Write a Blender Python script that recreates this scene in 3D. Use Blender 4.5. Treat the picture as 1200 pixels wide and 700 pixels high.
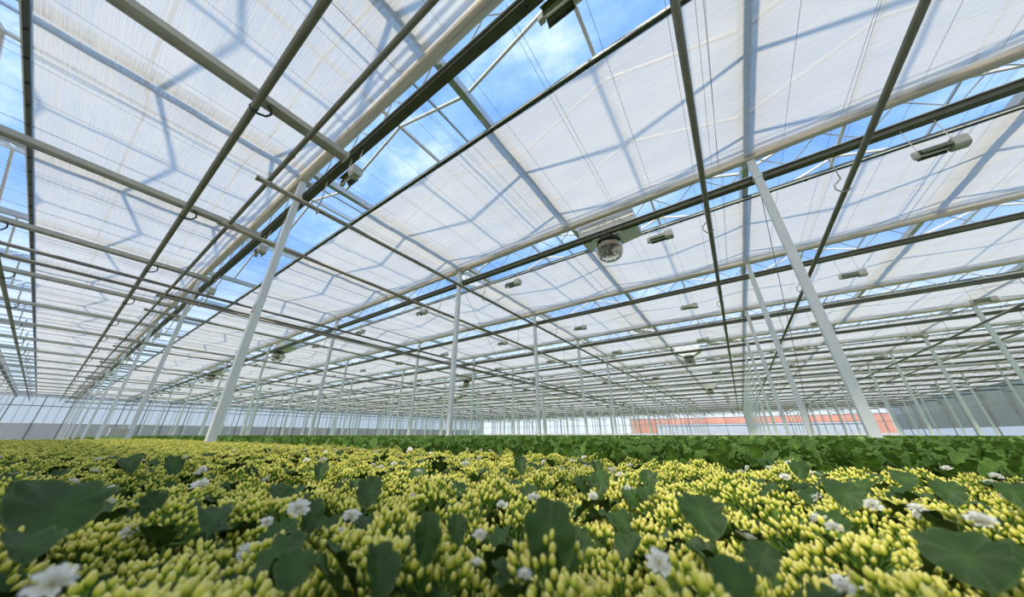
import bpy, math, random
import numpy as np
from mathutils import Vector, Matrix, Quaternion

for o in list(bpy.data.objects): bpy.data.objects.remove(o)
scene = bpy.context.scene
C = scene.collection
R = random.Random(7)
PI = math.pi
CAMZ = 1.15                      # lens height above the greenhouse floor

# ------------------------------------------------------------------ camera
F, HY, CX, CY = 356.0, 509.5, 592.0, 350.0
th = math.atan((HY - CY) / F); az = math.radians(35.44)
FW = Vector((math.cos(az)*math.cos(th), math.sin(az)*math.cos(th), math.sin(th)))
RT = Vector((math.sin(az), -math.cos(az), 0))
UP = RT.cross(FW)
CAM = Vector((0, 0, CAMZ))
cd = bpy.data.cameras.new('camera'); cam = bpy.data.objects.new('camera', cd); C.objects.link(cam)
cam.matrix_world = Matrix(((RT.x, UP.x, -FW.x, 0), (RT.y, UP.y, -FW.y, 0), (RT.z, UP.z, -FW.z, CAMZ), (0, 0, 0, 1)))
cd.sensor_width = 36; cd.lens = 36 * F / 1200; cd.shift_x = (600 - CX) / 1200
cd.clip_start = 0.01; cd.clip_end = 2000
cd.dof.use_dof = True; cd.dof.focus_distance = 2.2; cd.dof.aperture_fstop = 3.6
scene.camera = cam

# ------------------------------------------------------------------ sky, sun, exposure
w = bpy.data.worlds.new('sky'); scene.world = w; w.use_nodes = True
nt = w.node_tree; nt.nodes.clear()
out = nt.nodes.new('ShaderNodeOutputWorld'); bg = nt.nodes.new('ShaderNodeBackground')
tc = nt.nodes.new('ShaderNodeTexCoord')
mp = nt.nodes.new('ShaderNodeMapping'); mp.inputs['Scale'].default_value = (1.6, 1.0, 2.6); mp.inputs['Rotation'].default_value = (0.2, 0.3, 0.7)
nz = nt.nodes.new('ShaderNodeTexNoise'); nz.inputs['Scale'].default_value = 2.6; nz.inputs['Detail'].default_value = 9; nz.inputs['Roughness'].default_value = 0.62
rp = nt.nodes.new('ShaderNodeValToRGB')
rp.color_ramp.elements[0].position = 0.40; rp.color_ramp.elements[0].color = (0.17, 0.345, 0.74, 1)
rp.color_ramp.elements[1].position = 0.70; rp.color_ramp.elements[1].color = (0.60, 0.73, 0.92, 1)
e = rp.color_ramp.elements.new(0.54); e.color = (0.27, 0.46, 0.80, 1)
nt.links.new(tc.outputs['Generated'], mp.inputs['Vector']); nt.links.new(mp.outputs['Vector'], nz.inputs['Vector'])
nt.links.new(nz.outputs['Fac'], rp.inputs['Fac']); 
sx = nt.nodes.new('ShaderNodeSeparateXYZ'); nt.links.new(tc.outputs['Generated'], sx.inputs['Vector'])
hz = nt.nodes.new('ShaderNodeMapRange'); hz.interpolation_type = 'SMOOTHSTEP'
hz.inputs['From Min'].default_value = 0.0; hz.inputs['From Max'].default_value = 0.45; hz.inputs['To Min'].default_value = 1.0; hz.inputs['To Max'].default_value = 0.0
nt.links.new(sx.outputs['Z'], hz.inputs['Value'])
hm = nt.nodes.new('ShaderNodeMix'); hm.data_type = 'RGBA'; hm.inputs['B'].default_value = (0.80, 0.84, 0.88, 1)   # hazy horizon
nt.links.new(hz.outputs['Result'], hm.inputs['Factor']); nt.links.new(rp.outputs['Color'], hm.inputs['A']); nt.links.new(hm.outputs['Result'], bg.inputs['Color'])
bg.inputs['Strength'].default_value = 0.92
nt.links.new(bg.outputs['Background'], out.inputs['Surface'])
sd = bpy.data.lights.new('sun', 'SUN'); sun = bpy.data.objects.new('sun', sd); C.objects.link(sun)
sun.location = (-20, 0, 30); sd.energy = 2.6; sd.angle = math.radians(4.5); sd.color = (1.0, 0.90, 0.76)
sun.rotation_euler = Vector((0.728, 0.0, -1.0)).to_track_quat('-Z', 'Y').to_euler()
vs = scene.view_settings
vs.view_transform = 'Standard'; vs.look = 'None'; vs.exposure = 0.74; vs.gamma = 1.0; vs.use_curve_mapping = False

# ------------------------------------------------------------------ materials
def mat(name, col, rough=0.6, metal=0.0, var=0.0, vscale=8.0, stretch=(1, 1, 1), bump=0.0, spec=0.4):
    m = bpy.data.materials.new(name); m.use_nodes = True; t = m.node_tree; b = t.nodes['Principled BSDF']
    b.inputs['Base Color'].default_value = (*col, 1); b.inputs['Roughness'].default_value = rough
    b.inputs['Metallic'].default_value = metal; b.inputs['Specular IOR Level'].default_value = spec
    if var > 0 or bump > 0:
        g = t.nodes.new('ShaderNodeNewGeometry'); p = t.nodes.new('ShaderNodeMapping'); p.inputs['Scale'].default_value = stretch
        n = t.nodes.new('ShaderNodeTexNoise'); n.inputs['Scale'].default_value = vscale; n.inputs['Detail'].default_value = 4
        t.links.new(g.outputs['Position'], p.inputs['Vector']); t.links.new(p.outputs['Vector'], n.inputs['Vector'])
        if var > 0:
            r = t.nodes.new('ShaderNodeValToRGB')
            r.color_ramp.elements[0].position = 0.3; r.color_ramp.elements[1].position = 0.7
            r.color_ramp.elements[0].color = (*[c*(1-var) for c in col], 1); r.color_ramp.elements[1].color = (*[min(1, c*(1+var)) for c in col], 1)
            t.links.new(n.outputs['Fac'], r.inputs['Fac']); t.links.new(r.outputs['Color'], b.inputs['Base Color'])
        if bump > 0:
            bp = t.nodes.new('ShaderNodeBump'); bp.inputs['Strength'].default_value = bump; bp.inputs['Distance'].default_value = 0.01
            t.links.new(n.outputs['Fac'], bp.inputs['Height']); t.links.new(bp.outputs['Normal'], b.inputs['Normal'])
    return m

def thin_mat(name, transp, tint, transl=0.0, tcol=(1, 1, 1), diff=0.0, gloss=0.0, stripes=None):
    """thin sheet: straight-through + scattered-through + diffuse + mirror parts"""
    m = bpy.data.materials.new(name); m.use_nodes = True; t = m.node_tree; t.nodes.clear()
    o = t.nodes.new('ShaderNodeOutputMaterial')
    tr = t.nodes.new('ShaderNodeBsdfTransparent'); tr.inputs['Color'].default_value = (*tint, 1)
    last = tr.outputs[0]
    rest = transl + diff
    stripe_out = None
    if stripes:
        g = t.nodes.new('ShaderNodeNewGeometry'); p = t.nodes.new('ShaderNodeMapping'); p.inputs['Scale'].default_value = stripes[0]
        n = t.nodes.new('ShaderNodeTexNoise'); n.inputs['Scale'].default_value = 1.0; n.inputs['Detail'].default_value = 3; n.inputs['Roughness'].default_value = 0.7
        t.links.new(g.outputs['Position'], p.inputs['Vector']); t.links.new(p.outputs['Vector'], n.inputs['Vector'])
        stripe_out = n.outputs['Fac']
    if rest > 0:
        tl = t.nodes.new('ShaderNodeBsdfTranslucent'); tl.inputs['Color'].default_value = (*tcol, 1)
        df = t.nodes.new('ShaderNodeBsdfDiffuse'); df.inputs['Color'].default_value = (*tcol, 1)
        if stripe_out:
            bp = t.nodes.new('ShaderNodeBump'); bp.inputs['Strength'].default_value = stripes[3]; bp.inputs['Distance'].default_value = 0.02
            t.links.new(stripe_out, bp.inputs['Height']); t.links.new(bp.outputs['Normal'], tl.inputs['Normal']); t.links.new(bp.outputs['Normal'], df.inputs['Normal'])
        mx = t.nodes.new('ShaderNodeMixShader'); mx.inputs[0].default_value = diff / rest
        t.links.new(tl.outputs[0], mx.inputs[1]); t.links.new(df.outputs[0], mx.inputs[2])
        m2 = t.nodes.new('ShaderNodeMixShader'); m2.inputs[0].default_value = rest / (rest + transp)
        if stripe_out:
            mr = t.nodes.new('ShaderNodeMapRange'); mr.inputs['From Min'].default_value = 0.3; mr.inputs['From Max'].default_value = 0.7
            mr.inputs['To Min'].default_value = stripes[1]; mr.inputs['To Max'].default_value = stripes[2]
            t.links.new(stripe_out, mr.inputs['Value']); t.links.new(mr.outputs['Result'], m2.inputs[0])
        t.links.new(tr.outputs[0], m2.inputs[1]); t.links.new(mx.outputs[0], m2.inputs[2]); last = m2.outputs[0]
    if gloss > 0:
        gl = t.nodes.new('ShaderNodeBsdfGlossy'); gl.inputs['Roughness'].default_value = 0.03
        fr = t.nodes.new('ShaderNodeFresnel'); fr.inputs['IOR'].default_value = 1.0 + gloss
        m3 = t.nodes.new('ShaderNodeMixShader'); t.links.new(fr.outputs[0], m3.inputs[0])
        t.links.new(last, m3.inputs[1]); t.links.new(gl.outputs[0], m3.inputs[2]); last = m3.outputs[0]
    t.links.new(last, o.inputs['Surface'])
    return m

def ramp_mat(name, attr, stops, rough=0.5, spec=0.3, transl=0.0, rnd=0.12):
    """colour that follows a per-vertex attribute (stem end to tip), slightly different on every object"""
    m = bpy.data.materials.new(name); m.use_nodes = True; t = m.node_tree; b = t.nodes['Principled BSDF']
    b.inputs['Roughness'].default_value = rough; b.inputs['Specular IOR Level'].default_value = spec
    a = t.nodes.new('ShaderNodeAttribute'); a.attribute_name = attr
    r = t.nodes.new('ShaderNodeValToRGB')
    els = r.color_ramp.elements
    els[0].position, els[0].color = stops[0][0], (*stops[0][1], 1)
    els[1].position, els[1].color = stops[-1][0], (*stops[-1][1], 1)
    for p, c in stops[1:-1]: q = els.new(p); q.color = (*c, 1)
    t.links.new(a.outputs['Fac'], r.inputs['Fac'])
    g = t.nodes.new('ShaderNodeNewGeometry'); n = t.nodes.new('ShaderNodeTexNoise'); n.inputs['Scale'].default_value = 30; n.inputs['Detail'].default_value = 2
    t.links.new(g.outputs['Position'], n.inputs['Vector'])
    hs = t.nodes.new('ShaderNodeHueSaturation')
    mr = t.nodes.new('ShaderNodeMapRange'); mr.inputs['To Min'].default_value = 1 - rnd; mr.inputs['To Max'].default_value = 1 + rnd
    mr.inputs['From Min'].default_value = 0.3; mr.inputs['From Max'].default_value = 0.7
    t.links.new(n.outputs['Fac'], mr.inputs['Value']); t.links.new(mr.outputs['Result'], hs.inputs['Value'])
    t.links.new(r.outputs['Color'], hs.inputs['Color']); t.links.new(hs.outputs['Color'], b.inputs['Base Color'])
    if transl > 0:
        tl = t.nodes.new('ShaderNodeBsdfTranslucent'); t.links.new(hs.outputs['Color'], tl.inputs['Color'])
        mx = t.nodes.new('ShaderNodeMixShader'); mx.inputs[0].default_value = transl
        o = t.nodes['Material Output']
        t.links.new(b.outputs[0], mx.inputs[1]); t.links.new(tl.outputs[0], mx.inputs[2]); t.links.new(mx.outputs[0], o.inputs['Surface'])
    return m

M = {
 'col':   mat('white_painted_steel', (0.82, 0.84, 0.83), 0.45, var=0.04, vscale=3),
 'galv':  mat('galvanised_steel', (0.50, 0.49, 0.42), 0.45, 0.0, var=0.10, vscale=5),
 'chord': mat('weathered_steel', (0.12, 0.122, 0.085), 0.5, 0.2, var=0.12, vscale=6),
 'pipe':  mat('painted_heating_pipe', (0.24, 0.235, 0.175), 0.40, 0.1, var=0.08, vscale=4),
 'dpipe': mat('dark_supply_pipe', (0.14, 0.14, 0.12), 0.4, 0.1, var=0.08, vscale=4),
 'alu':   mat('aluminium', (0.62, 0.64, 0.64), 0.35, 0.5, var=0.06, vscale=5),
 'white': mat('white_lacquer', (0.85, 0.83, 0.77), 0.4, var=0.03, vscale=6),
 'dark':  mat('dark_rubber', (0.035, 0.037, 0.033), 0.5),
 'edge':  mat('anodised_profile', (0.10, 0.11, 0.09), 0.45, 0.3, var=0.1, vscale=9),
 'refl':  mat('lamp_reflector', (0.16, 0.18, 0.11), 0.35, 0.6, var=0.1, vscale=9),
 'lampg': mat('lamp_housing', (0.56, 0.55, 0.48), 0.4, 0.1, var=0.05, vscale=9),
 'bundle':mat('folded_screen_cloth', (0.74, 0.66, 0.52), 0.8, var=0.16, vscale=3, stretch=(30, 0.8, 30), bump=0.5, spec=0.1),
 'floor': mat('concrete', (0.33, 0.33, 0.32), 0.85, var=0.1, vscale=1.5),
 'ground':mat('gravel', (0.30, 0.31, 0.27), 0.9, var=0.2, vscale=0.6),
 'dado':  mat('grey_board', (0.62, 0.62, 0.61), 0.6, var=0.05, vscale=2),
 'frame': mat('wall_frame', (0.20, 0.21, 0.22), 0.5),
 'curtain': thin_mat('grey_curtain', 0.02, (0.9, 0.9, 0.9), 0.12, (0.50, 0.51, 0.48), 0.75, stripes=((3, 3, .4), 0.96, 1.0, 0.3)),
 'bowl': thin_mat('tinted_upper_bowl', 0.35, (0.80, 0.70, 0.55), 0.4, (0.72, 0.62, 0.48), 0.35, gloss=0.10),
 'orange':mat('orange_cladding', (0.86, 0.36, 0.20), 0.6, var=0.1, vscale=0.4),
 'wbox':  mat('white_cladding', (0.80, 0.82, 0.84), 0.5, var=0.05, vscale=0.5),
 'pot':   mat('terracotta_plastic', (0.20, 0.09, 0.05), 0.6),
 'soil':  mat('peat', (0.025, 0.02, 0.015), 0.95),
 'red':   mat('red_tape', (0.75, 0.18, 0.08), 0.5),
 'paper': mat('tag_paper', (0.82, 0.84, 0.86), 0.6),
 'ink':   mat('tag_ink', (0.12, 0.14, 0.18), 0.6),
 'steelwire': mat('steel_wire', (0.22, 0.21, 0.18), 0.4, 0.4),
 'glass': thin_mat('roof_glass', 1.0, (0.93, 0.96, 0.97), gloss=0.03),
 'wglass':thin_mat('frosted_wall_glass', 0.2, (0.95, 0.96, 0.95), 0.8, (0.90, 0.90, 0.87)),
 'cglass':thin_mat('clear_wall_glass', 1.0, (0.93, 0.96, 0.98), 0.12, (0.9, 0.94, 0.98), gloss=0.3),
 'globe': thin_mat('clear_plastic_globe', 0.9, (0.90, 0.90, 0.88), 0.08, (0.9, 0.88, 0.84), 0.05, gloss=0.08),
 'screen':  thin_mat('shade_cloth', 0.18, (0.96, 0.93, 0.87), 0.62, (0.645, 0.60, 0.525), 0.2, stripes=((26, 2.2, 2), 0.78, 0.95, 0.6)),
 'screen2': thin_mat('striped_shade_cloth', 0.2, (0.96, 0.93, 0.87), 0.62, (0.645, 0.60, 0.525), 0.2, stripes=((48, 1.3, 2), 0.62, 0.98, 0.6)),
 'bud':   ramp_mat('flower_bud', 't', [(0.0, (0.09, 0.22, 0.015)), (0.28, (0.25, 0.42, 0.03)), (0.50, (0.66, 0.69, 0.075)), (0.8, (0.92, 0.85, 0.18)), (1.0, (0.96, 0.88, 0.34))], 0.5, 0.3, 0.18),
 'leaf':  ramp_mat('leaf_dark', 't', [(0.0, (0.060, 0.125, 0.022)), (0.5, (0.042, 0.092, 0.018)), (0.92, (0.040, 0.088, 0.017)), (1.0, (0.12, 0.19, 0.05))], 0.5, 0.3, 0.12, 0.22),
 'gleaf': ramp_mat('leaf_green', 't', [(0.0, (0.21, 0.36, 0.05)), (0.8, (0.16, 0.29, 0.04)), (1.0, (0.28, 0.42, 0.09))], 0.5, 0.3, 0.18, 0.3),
 'petal': ramp_mat('white_petal', 't', [(0.0, (0.80, 0.68, 0.20)), (0.3, (0.86, 0.84, 0.66)), (1.0, (0.88, 0.89, 0.88))], 0.5, 0.2, 0.25, 0.03),
 'stem':  mat('green_stem', (0.16, 0.30, 0.05), 0.5),
}

# ------------------------------------------------------------------ mesh helpers
class MB:
    def __init__(s): s.v = []; s.f = []; s.t = []; s.m = []
    def add(s, vs, fs, t=None, mi=0):
        k = len(s.v); s.v += [tuple(p) for p in vs]; s.f += [tuple(i + k for i in q) for q in fs]
        s.t += list(t) if t is not None else [0.0]*len(vs); s.m += [mi]*len(fs)
        return s
    def box(s, a, b, mi=0):
        x0, y0, z0 = a; x1, y1, z1 = b
        return s.add([(x0,y0,z0),(x1,y0,z0),(x1,y1,z0),(x0,y1,z0),(x0,y0,z1),(x1,y0,z1),(x1,y1,z1),(x0,y1,z1)],
                     [(0,3,2,1),(4,5,6,7),(0,1,5,4),(1,2,6,5),(2,3,7,6),(3,0,4,7)], mi=mi)
    def tube(s, pts, r, n=8, cap=True, mi=0, t=None):
        pts = [Vector(p) for p in pts]; rr = r if isinstance(r, (list, tuple)) else [r]*len(pts)
        vs = []; fs = []
        up = None
        for i, p in enumerate(pts):
            d = (pts[min(i+1, len(pts)-1)] - pts[max(i-1, 0)]).normalized()
            if up is None: up = Vector((0,0,1)) if abs(d.z) < 0.9 else Vector((1,0,0))
            a = d.cross(up).normalized(); b = a.cross(d); up = b
            for k in range(n):
                q = 2*PI*k/n; vs.append(p + a*math.cos(q)*rr[i] + b*math.sin(q)*rr[i])
        for i in range(len(pts)-1):
            for k in range(n):
                fs.append((i*n+k, i*n+(k+1) % n, (i+1)*n+(k+1) % n, (i+1)*n+k))
        if cap: fs += [tuple(range(n))[::-1], tuple(range((len(pts)-1)*n, len(pts)*n))]
        tt = None
        if t is not None: tt = [t[i] for i in range(len(pts)) for k in range(n)]
        return s.add(vs, fs, tt, mi)
    def bar(s, p, q, w, h, mi=0):                      # rectangular bar between two points
        p = Vector(p); q = Vector(q); d = (q-p).normalized()
        up = Vector((0,0,1)) if abs(d.z) < 0.95 else Vector((1,0,0))
        a = d.cross(up).normalized()*w/2; b = a.cross(d).normalized()*h/2
        vs = [p-a-b, p+a-b, p+a+b, p-a+b, q-a-b, q+a-b, q+a+b, q-a+b]
        return s.add(vs, [(0,3,2,1),(4,5,6,7),(0,1,5,4),(1,2,6,5),(2,3,7,6),(3,0,4,7)], mi=mi)
    def lathe(s, prof, n=8, t=None, mi=0, c=(0,0,0)):
        vs = []; fs = []; tt = []
        for i, (r, z) in enumerate(prof):
            for k in range(n):
                q = 2*PI*k/n; vs.append((c[0]+r*math.cos(q), c[1]+r*math.sin(q), c[2]+z)); tt.append(t[i] if t else 0)
        for i in range(len(prof)-1):
            for k in range(n): fs.append((i*n+k, i*n+(k+1) % n, (i+1)*n+(k+1) % n, (i+1)*n+k))
        fs.append(tuple(range(n))[::-1]); fs.append(tuple(range((len(prof)-1)*n, len(prof)*n)))
        return s.add(vs, fs, tt, mi)
    def prism(s, poly, y0, y1, mi=0):                  # poly in (x,z), extruded along y
        n = len(poly); vs = [(x, y0, z) for x, z in poly] + [(x, y1, z) for x, z in poly]
        fs = [tuple(range(n)), tuple(range(n, 2*n))[::-1]] + [(i, n+i, n+(i+1) % n, (i+1) % n) for i in range(n)]
        return s.add(vs, fs, mi=mi)
    def put(s, mesh, mtx):                             # merge a transformed copy of another builder
        return s.add([mtx @ Vector(p) for p in mesh.v], mesh.f, mesh.t, 0)
    def mesh(s, name, mats, smooth=False, attr=False):
        me = bpy.data.meshes.new(name); me.from_pydata(s.v, [], s.f)
        for m in (mats if isinstance(mats, (list, tuple)) else [mats]): me.materials.append(M[m])
        if any(s.m): me.polygons.foreach_set('material_index', s.m)
        if smooth: me.polygons.foreach_set('use_smooth', [True]*len(s.f))
        if attr:
            a = me.attributes.new('t', 'FLOAT', 'POINT'); a.data.foreach_set('value', s.t)
        me.update(); return me

def obj(name, me, parent=None, loc=None, rot=None, scl=None, kind=None):
    o = bpy.data.objects.new(name, me); C.objects.link(o)
    if parent is not None: o.parent = parent
    if loc is not None: o.location = loc
    if rot is not None: o.rotation_euler = rot
    if scl is not None: o.scale = scl
    if kind: o['kind'] = kind
    return o
def tag(o, label, cat, group=None, kind=None):
    o['label'] = label; o['category'] = cat
    if group: o['group'] = group
    if kind: o['kind'] = kind
    return o
def empty(name, loc=(0,0,0), rz=0):
    o = bpy.data.objects.new(name, None); C.objects.link(o); o.location = loc; o.rotation_euler = (0,0,rz); o.empty_display_size = 0.05
    return o
def zc(h): return CAMZ + h                             # height given relative to the lens
ORD = ['first','second','third','fourth','fifth','sixth','seventh','eighth','ninth','tenth','eleventh','twelfth','thirteenth','fourteenth','fifteenth','sixteenth','seventeenth','eighteenth','nineteenth','twentieth','twenty-first','twenty-second']
def pix(p):                                            # where a world point falls in the 1200x700 frame
    d = Vector(p) - CAM; q = d.dot(FW)
    if q <= 0.02: return None
    return (CX + F*d.dot(RT)/q, CY - F*d.dot(UP)/q, q)
def seen(p, mg=40):
    q = pix(p); return q is not None and -mg < q[0] < 1200+mg and -mg < q[1] < 700+mg

# ------------------------------------------------------------------ layout of the greenhouse (metres)
X0, BAY = 1.54, 5.0                                    # girder lines
GI = list(range(-1, 19))                               # girder numbers -1..18
XL, XR = X0 - 2*BAY, X0 + 19*BAY                       # walls across x
YR, YL = -25.45, 78.55                                 # right and left wall
ZTOP, ZCH, ZSCR, ZGUT, ZRIDGE = zc(5.05), zc(4.62), zc(5.2), zc(5.36), zc(6.23)
gx = lambda i: X0 + BAY*i
GUTY = [YR + 4*k for k in range(27)]
RAFX = [2.39 + 5/3*k for k in range(-6, 57) if XL < 2.39 + 5/3*k < XR]

# floor, ground outside
fl = obj('floor', MB().box((XL, YR, -0.15), (XR, YL, 0.0)).mesh('floor', 'floor')); fl['kind'] = 'structure'; fl['label'] = 'grey concrete floor beneath the growing benches'
gr = obj('ground', MB().box((-160, -200, -0.6), (360, 260, -0.16)).mesh('ground', 'ground')); tag(gr, 'gravelly open ground outside the greenhouse walls', 'ground', kind='structure')

# ------------------------------------------------------------------ glass roof
roof = empty('ceiling', (0, 0, 0)); roof['kind'] = 'structure'; roof['label'] = 'pitched glass roof with gutters, ridges and white rafters above the screens'
L = XR - XL
gm = MB()
gm.prism([(0,0),(0,0)], 0, 0) if False else None
gut = MB()                                             # channel section along x
sec = [(-0.06,0.0),(0.06,0.0),(0.085,0.13),(0.075,0.13),(0.052,0.012),(-0.052,0.012),(-0.075,0.13),(-0.085,0.13)]
n = len(sec)
gut.add([(0,y,z) for y,z in sec] + [(L,y,z) for y,z in sec], [(i,(i+1)%n,n+(i+1)%n,n+i) for i in range(n)] + [(0,1,4,5),(1,2,3,4),(5,6,7,0)])
gutm = gut.mesh('gutter', 'alu')
for y in GUTY: obj('gutter', gutm, roof, (XL, y, ZGUT))
ridm = MB().prism([(0,0)]*0 or [(0,0),(0,0),(0,0)], 0, 0) if False else MB().box((0,-0.03,-0.03),(L,0.03,0.03)).mesh('ridge', 'white')
purm = MB().box((0,-0.018,-0.02),(L,0.018,0.02)).mesh('purlin', 'alu')
for y in GUTY[:-1]:
    obj('ridge_beam', ridm, roof, (XL, y+2, ZRIDGE))
    for s in (-1, 1):
        if s < 0: obj('purlin', purm, roof, (XL, y+0.77, ZGUT+0.12+0.77*0.375))
def rafter_mb(s):
    m = MB(); m.bar((0,0,0.11), (0,2.0*s,ZRIDGE-ZGUT), 0.045, 0.05); return m
rafm = {s: rafter_mb(s).mesh('rafter', 'white') for s in (1,-1)}
def pane_mb(s):
    m = MB(); m.add([(0.02,0,0.15),(1.645,0,0.15),(1.645,1.98*s,ZRIDGE-ZGUT+0.035),(0.02,1.98*s,ZRIDGE-ZGUT+0.035)], [(0,1,2,3)]); return m
panem = {s: pane_mb(s).mesh('pane', 'glass') for s in (1,-1)}
farr, farp = MB(), MB()
for x in RAFX:
    for k, y in enumerate(GUTY):
        for s in (1, -1):
            if not (YR <= y+2*s <= YL): continue
            near = -3 < x < 15.5 and -8 < y+s < 17.5
            if near:
                obj('rafter', rafm[s], roof, (x, y, ZGUT)); obj('glass_pane', panem[s], roof, (x, y, ZGUT))
            else:
                T = Matrix.Translation((x, y, ZGUT)); farr.put(rafter_mb(s), T); farp.put(pane_mb(s), T)
obj('rafter', farr.mesh('rafters_far', 'white'), roof, kind='stuff')
obj('glass_pane', farp.mesh('panes_far', 'glass'), roof, kind='stuff')

# ------------------------------------------------------------------ walls
def ywall(name, y, out_s, zs, posts, label, style):
    w_ = empty(name, (0, y, 0)); w_['kind'] = 'structure'; w_['label'] = label
    return w_
# left wall (across the far end of the long bench)
wl = ywall('wall_left', YL, 1, None, None, 'far left glass wall with grey board dado and dark posts', 0)
pane_u = MB().box((0.04,-0.01,zc(3.68)), (2.46,0.01,zc(4.95))).mesh('wall_pane_u', 'wglass')
pane_l = MB().box((0.04,-0.01,zc(1.47)), (2.46,0.01,zc(3.60))).mesh('wall_pane_l', 'wglass')
dado = MB().box((0.03,-0.03,0.0), (2.47,0.03,zc(1.45))).mesh('wall_dado', 'dado')
postm = MB().box((-0.05,-0.06,0), (0.05,0.06,zc(5.3))).mesh('wall_post', 'frame')
thinm = MB()
x = XL
while x < XR - 0.1:
    obj('glass_pane', pane_u, wl, (x,0,0)); obj('glass_pane', pane_l, wl, (x,0,0)); obj('dado_board', dado, wl, (x,0,0)); obj('post', postm, wl, (x,-0.05,0))
    for q in (1, 2): thinm.box((x+q*0.833-0.012,-0.03,zc(1.45)), (x+q*0.833+0.012,0.02,zc(4.95)))
    x += 2.5
obj('mullion', thinm.mesh('mullions', 'frame'), wl, kind='stuff')
obj('transom', MB().box((XL,-0.05,zc(3.60)), (XR,0.03,zc(3.68))).mesh('transom', 'frame'), wl)
obj('head_rail', MB().box((XL,-0.05,zc(4.95)), (XR,0.03,zc(5.35))).mesh('head', 'dado'), wl)
# gable sheets under the roof are open to the glass: one glazed strip
obj('gable_glazing', MB().box((XL,-0.01,zc(5.35)), (XR,0.01,zc(5.5))).mesh('gab', 'wglass'), wl)
# right wall with drawn grey curtain
wr = ywall('wall_right', YR, -1, None, None, 'right side wall with drawn grey curtain and a bright glazed strip below', 1)
cur = MB()
nx = 420
for i in range(nx): 
    pass
xs = [XL + L*i/nx for i in range(nx+1)]
vs_ = []
for i, xx in enumerate(xs):
    dy = 0.05*math.sin(xx*7.0) + 0.02*math.sin(xx*17.3)
    vs_ += [(xx, dy, zc(0.85)), (xx, dy*0.6, zc(3.5))]
cur.add(vs_, [(2*i, 2*i+2, 2*i+3, 2*i+1) for i in range(nx)])
obj('curtain', cur.mesh('curtain', 'curtain', True), wr, (0,0.12,0))
obj('head_panel', MB().box((XL,-0.03,zc(3.5)), (XR,0.06,zc(5.45))).mesh('headp', 'dado'), wr)
obj('glass_strip', MB().box((XL,-0.01,zc(-0.2)), (XR,0.01,zc(0.88))).mesh('gs', 'wglass'), wr)
obj('dado_board', MB().box((XL,-0.04,0), (XR,0.04,zc(-0.2))).mesh('db', 'wbox'), wr)
x = XL
while x < XR: obj('post', postm, wr, (x,0.25,0)); x += 5.0
# far end wall: clear glass, orange building behind
wb = empty('wall_back', (XR, 0, 0)); wb['kind'] = 'structure'; wb['label'] = 'far end glass wall with orange building showing through it'
bp_m = MB().box((-0.01,0.04,zc(0.3)), (0.01,3.96,zc(5.3))).mesh('bpane', 'cglass')
bd_m = MB().box((-0.03,0.02,0), (0.03,3.98,zc(0.3))).mesh('bdado', 'wbox')
bpost = MB().box((-0.06,-0.05,0), (0.06,0.05,zc(5.3))).mesh('bpost', 'frame')
y = YR
while y < YL - 0.1:
    obj('glass_pane', bp_m, wb, (0,y,0)); obj('dado_board', bd_m, wb, (0,y,0)); obj('post', bpost, wb, (-0.05,y,0)); y += 4.0
obj('head_rail', MB().box((-0.05,YR,zc(4.4)), (0.03,YL,zc(5.5))).mesh('bh', 'wbox'), wb)
obj('transom', MB().box((-0.05,YR,zc(2.35)), (0.02,YL,zc(2.45))).mesh('bt', 'frame'), wb)
wf = empty('wall_front', (XL, 0, 0)); wf['kind'] = 'structure'; wf['label'] = 'glass end wall behind the camera'
y = YR
while y < YL - 0.1:
    obj('glass_pane', MB().box((-0.01,0.04,zc(0.3)), (0.01,3.96,zc(5.3))).mesh('fpane', 'wglass') if y == YR else bpy.data.meshes['fpane'], wf, (0,y,0))
    obj('dado_board', bd_m, wf, (0,y,0)); obj('post', bpost, wf, (0.05,y,0)); y += 4.0

# orange building and white loading boxes outside the far wall
ob = empty('orange_building', (XR+9, 0, -0.16)); tag(ob, 'long orange clad building outside beyond the far glass wall', 'building')
obj('facade', MB().box((0,-27,0), (14,27,5.6)).mesh('facade', 'orange'), ob)
obj('parapet', MB().box((-0.15,-27.1,5.6), (14.1,27.1,5.85)).mesh('parapet', 'wbox'), ob)
for k in range(12): obj('rib', MB().box((-0.06,-26+4.7*k,0), (0,-25.85+4.7*k,5.6)).mesh('rib', 'red') if k == 0 else bpy.data.meshes['rib'], ob, (0, 0 if k == 0 else 4.7*k, 0))
wbx = empty('white_shed', (XR+4, 0, -0.16)); tag(wbx, 'low white shed standing before the orange building outside', 'shed')
obj('body', MB().box((0,-21.5,0), (3.5,19,3.55)).mesh('shedb', 'wbox'), wbx)
obj('roof', MB().prism([(-0.2,3.55),(3.7,3.55),(3.7,3.62),(1.75,3.85),(-0.2,3.62)], -21.7, 19.2).mesh('shedr', 'wbox'), wbx)

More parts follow.
